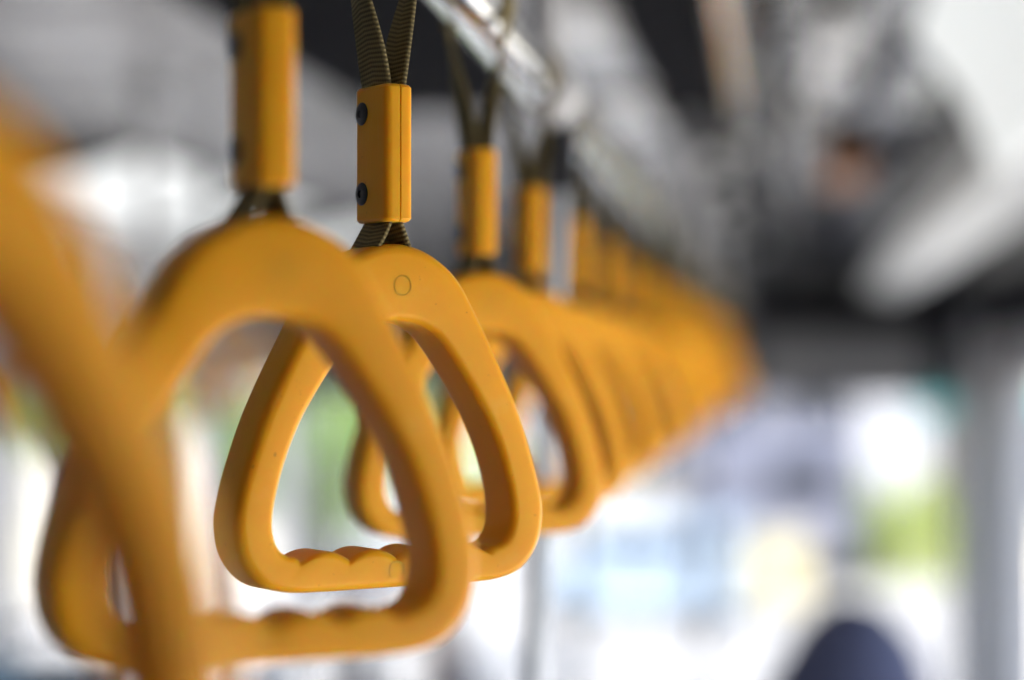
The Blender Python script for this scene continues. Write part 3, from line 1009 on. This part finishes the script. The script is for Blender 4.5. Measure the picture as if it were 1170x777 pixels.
# ------------------------------------------------------------------ outside
bm = bmesh.new()
bmesh.ops.create_circle(bm, cap_ends=True, segments=64, radius=900)
o = build('road', bm, M['road']); o.location = (0, 0, GROUND - 0.15); o['kind'] = 'structure'
bm = bmesh.new(); box(bm, -60, 60, 9.3, 400, GROUND - 0.16, GROUND)
struct('pavement', bm, M['pave'])
bm = bmesh.new(); box(bm, -40, -3.3, -20, 9.3, GROUND - 0.16, GROUND - 0.004); box(bm, 2.2, 40, -20, 9.3, GROUND - 0.16, GROUND - 0.004)
struct('pavement', bm, M['pave'])

def tree(label, x, y, h, cr, m, seed, n=2600, name='tree', cz=0.64):
    rnd = random.Random(seed)
    root = empty(name, (x, y, GROUND))
    tag(root, label, 'tree', 'street trees outside the bus')
    bm = bmesh.new()
    tube(bm, [(0, 0, -0.05), (0.04, 0.02, h * 0.25), (0.0, 0.05, h * 0.5), (0.06, 0, h * 0.8)], [h * 0.020, h * 0.016, h * 0.012, h * 0.005], 10)
    clumps = []
    for k in range(16):
        a = rnd.uniform(0, 2 * PI); e = rnd.uniform(-0.5, 1.2); rr = cr * rnd.uniform(0.45, 0.9)
        c = Vector((rr * math.cos(a) * math.cos(e), rr * math.sin(a) * math.cos(e), h * cz + rr * math.sin(e) * 0.9))
        clumps.append((c, cr * rnd.uniform(0.22, 0.42)))
        if k % 2 == 0:
            b0 = Vector((0.02, 0.03, h * rnd.uniform(0.28, 0.5)))
            tube(bm, [b0, b0.lerp(c, 0.5) + Vector((0, 0, 0.1)), c], [h * 0.011, h * 0.007, h * 0.003], 6)
    build('trunk', bm, M['bark'], root, 60)
    bm = bmesh.new()
    for i in range(n):
        c, r = clumps[rnd.randrange(len(clumps))]
        d = Vector((rnd.gauss(0, 1), rnd.gauss(0, 1), rnd.gauss(0, 0.8)))
        d = d.normalized() * r * rnd.uniform(0.3, 1.0) ** 0.5
        p = c + d
        a = Vector((rnd.gauss(0, 1), rnd.gauss(0, 1), rnd.gauss(0, 0.6))).normalized()
        b = a.cross(Vector((rnd.gauss(0, 1), rnd.gauss(0, 1), rnd.gauss(0, 1)))).normalized()
        s = cr * rnd.uniform(0.045, 0.085)
        bm.faces.new([bm.verts.new(p + a * s), bm.verts.new(p + b * s * 0.5), bm.verts.new(p - a * s), bm.verts.new(p - b * s * 0.5)])
    build('crown', bm, m, root)
    return root
q = pos(368, 500, 15); tree('leafy green tree seen through the focused grip', q.x, q.y, 3.5, 0.85, M['leaf'], 1, n=1300, cz=0.60)
q = pos(150, 500, 13); tree('pale green tree outside the window behind the soft-focus strap', q.x, q.y, 4.2, 1.1, M['leafpale'], 2)
q = pos(488, 500, 19); tree('yellow-green tree outside, behind the grip next to the sharp one', q.x, q.y, 3.8, 0.95, M['leafyellow'], 3, cz=0.60)
# low hedge in front of the glare
rnd = random.Random(11)
q = pos(1040, 600, 30)
root = empty('hedge', (q.x, q.y, GROUND)); tag(root, 'low sunlit yellow-green hedge under the round white glare', 'hedge')
bm = bmesh.new()
for i in range(1700):
    p = Vector((rnd.uniform(-0.72, 0.80), rnd.uniform(-0.35, 0.35), rnd.uniform(0.0, 1.5)))
    if p.z > 1.25 + 0.2 * math.sin(p.x * 9): continue
    a = Vector((rnd.gauss(0, 1), rnd.gauss(0, 1), rnd.gauss(0, 1))).normalized()
    b = a.cross(Vector((rnd.gauss(0, 1), rnd.gauss(0, 1), rnd.gauss(0, 1)))).normalized()
    s = rnd.uniform(0.05, 0.09)
    bm.faces.new([bm.verts.new(p + a * s), bm.verts.new(p + b * s * 0.5), bm.verts.new(p - a * s), bm.verts.new(p - b * s * 0.5)])
build('foliage', bm, M['leafyellow'], root)
bm = bmesh.new()
for x in (-0.3, 0.0, 0.3):
    tube(bm, [(x, 0, 0), (x + 0.04, 0.02, 0.7), (x - 0.03, 0, 1.3)], [0.03, 0.022, 0.01], 8)
build('stem', bm, M['bark'], root, 60)

def building(label, x0, x1, y0, y1, h, m, cols, rows, roofm='dark', face='y'):
    root = empty('building', ((x0 + x1) / 2, (y0 + y1) / 2, GROUND))
    tag(root, label, 'building')
    hx, hy = (x1 - x0) / 2, (y1 - y0) / 2
    bm = bmesh.new(); box(bm, -hx, hx, -hy, hy, 0, h)
    build('wall', bm, m, root)
    bm = bmesh.new(); box(bm, -hx - 0.2, hx + 0.2, -hy - 0.2, hy + 0.2, h + 0.003, h + 0.25)
    build('roof', bm, M[roofm], root)
    for r in range(rows):
        for c in range(cols):
            cx = -hx + (c + 0.5) * 2 * hx / cols; cz = 1.0 + r * 3.0
            ww = 2 * hx / cols * 0.28
            bm = bmesh.new()
            box(bm, cx - ww - 0.06, cx + ww + 0.06, -hy - 0.04, -hy - 0.003, cz - 0.06, cz); box(bm, cx - ww - 0.06, cx + ww + 0.06, -hy - 0.04, -hy - 0.003, cz + 1.4, cz + 1.46)
            box(bm, cx - ww - 0.06, cx - ww, -hy - 0.04, -hy - 0.003, cz, cz + 1.4); box(bm, cx + ww, cx + ww + 0.06, -hy - 0.04, -hy - 0.003, cz, cz + 1.4)
            wn_ = build('window', bm, M['vanwhite'], root)
            bm = bmesh.new(); box(bm, cx - ww, cx + ww, -hy - 0.02, -hy - 0.003, cz, cz + 1.4)
            build('pane', bm, M['glassdark'], wn_)
    return root
qa = pos(690, 500, 34); qb = pos(984, 500, 34)
building('pale lilac-grey building beyond the windscreen', qa.x, qb.x, 34, 42, 6.5, M['plaster'], 3, 2)
qa = pos(1112, 500, 30)
cb = building('cream building beyond the door post, with a teal awning', qa.x, qa.x + 7, 30, 38, 6.0, M['cream'], 3, 2)
bm = bmesh.new()
prism(bm, [(-4.3, 2.22), (2.5, 2.22), (2.5, 2.6), (-4.3, 2.6)], -5.2, -4.05)
build('awning', bm, M['teal'], cb)
qa = pos(-250, 500, 26); qb = pos(310, 500, 26)
building('cream building behind the trees outside the side windows', qa.x, qb.x, 27, 28.3, 6.0, M['cream'], 4, 2)

def van(label, loc, rz, paint='vanlilac'):
    root = empty('parked_van', loc, rz)
    tag(root, label, 'van')
    prof = [(-2.1, 0.30), (2.15, 0.30), (2.2, 0.75), (2.05, 1.0), (1.55, 1.12), (0.95, 1.85), (-1.9, 1.92), (-2.12, 1.75), (-2.15, 0.6)]
    bm = bmesh.new()
    a = [bm.verts.new((x, -0.82, z)) for x, z in prof]; b = [bm.verts.new((x, 0.82, z)) for x, z in prof]
    n = len(prof)
    fs = [bm.faces.new((a[i], a[(i + 1) % n], b[(i + 1) % n], b[i])) for i in range(n)] + [bm.faces.new(a[::-1]), bm.faces.new(b)]
    bmesh.ops.bevel(bm, geom=bm.edges[:], offset=0.07, segments=3, affect='EDGES')
    build('body', bm, M[paint], root, 40)
    for y in (-0.826, 0.826):
        for (x0, x1) in ((0.0, 0.85), (-1.0, -0.12), (-1.95, -1.1)):
            bm = bmesh.new(); box(bm, x0, x1, y - 0.004, y + 0.004, 1.12, 1.65)
            build('side_window', bm, M['glassdark'], root)
    bm = bmesh.new(); box(bm, -2.165, -2.14, -0.62, 0.05, 1.1, 1.55)
    build('rear_window', bm, M['glassdark'], root)
    for x in (-1.35, 1.4):
        for y in (-0.78, 0.78):
            bm = bmesh.new(); disc(bm, 0.32, y - 0.1, y + 0.1, 24)
            for v in bm.verts: v.co.x += x; v.co.z += 0.32
            wh = build('wheel', bm, M['rubber'], root, 40)
            bm = bmesh.new(); disc(bm, 0.19, y - 0.108, y + 0.108, 20)
            for v in bm.verts: v.co.x += x; v.co.z += 0.32
            build('rim', bm, M['pole'], wh, 40)
    return root
q = pos(884, 540, 31); vn = van('silver-lilac parked van seen from behind, dark rear window, beside the white glare', (q.x, q.y, GROUND), R(90))
vn.scale = (1.0, 1.35, 1.08)
q = pos(735, 640, 25); v2 = van('pale blue low car parked outside past the last straps', (q.x, q.y, GROUND), R(172), 'paleblue')
v2.scale = (0.55, 0.9, 0.62)
def low_block(name, label, cat, px0, px1, Y, h, m):
    a, b = pos(px0, 600, Y), pos(px1, 600, Y)
    root = empty(name, ((a.x + b.x) / 2, Y, GROUND))
    tag(root, label, cat)
    hw = (b.x - a.x) / 2
    bm = bmesh.new(); box(bm, -hw, hw, -0.3, 0.3, 0, h - 0.08, 0.03)
    build('base', bm, M[m], root, 40)
    bm = bmesh.new(); box(bm, -hw - 0.05, hw + 0.05, -0.35, 0.35, h - 0.078, h, 0.02)
    build('coping', bm, M['cream'], root, 40)
low_block('sunlit_block', 'low cream block put in for sunlit paving outside, beyond the slim leaning pole and blue car', 'wall', 640, 770, 33, 1.05, 'cream')  # cream block added as a bright patch of sunlit pavement
low_block('sunlit_patch', 'pale yellow block put in for sunlit paving outside, before the lilac van', 'sunlit_patch', 835, 925, 27, 0.85, 'paleyellow')  # yellow block added where sunlit pavement gleams
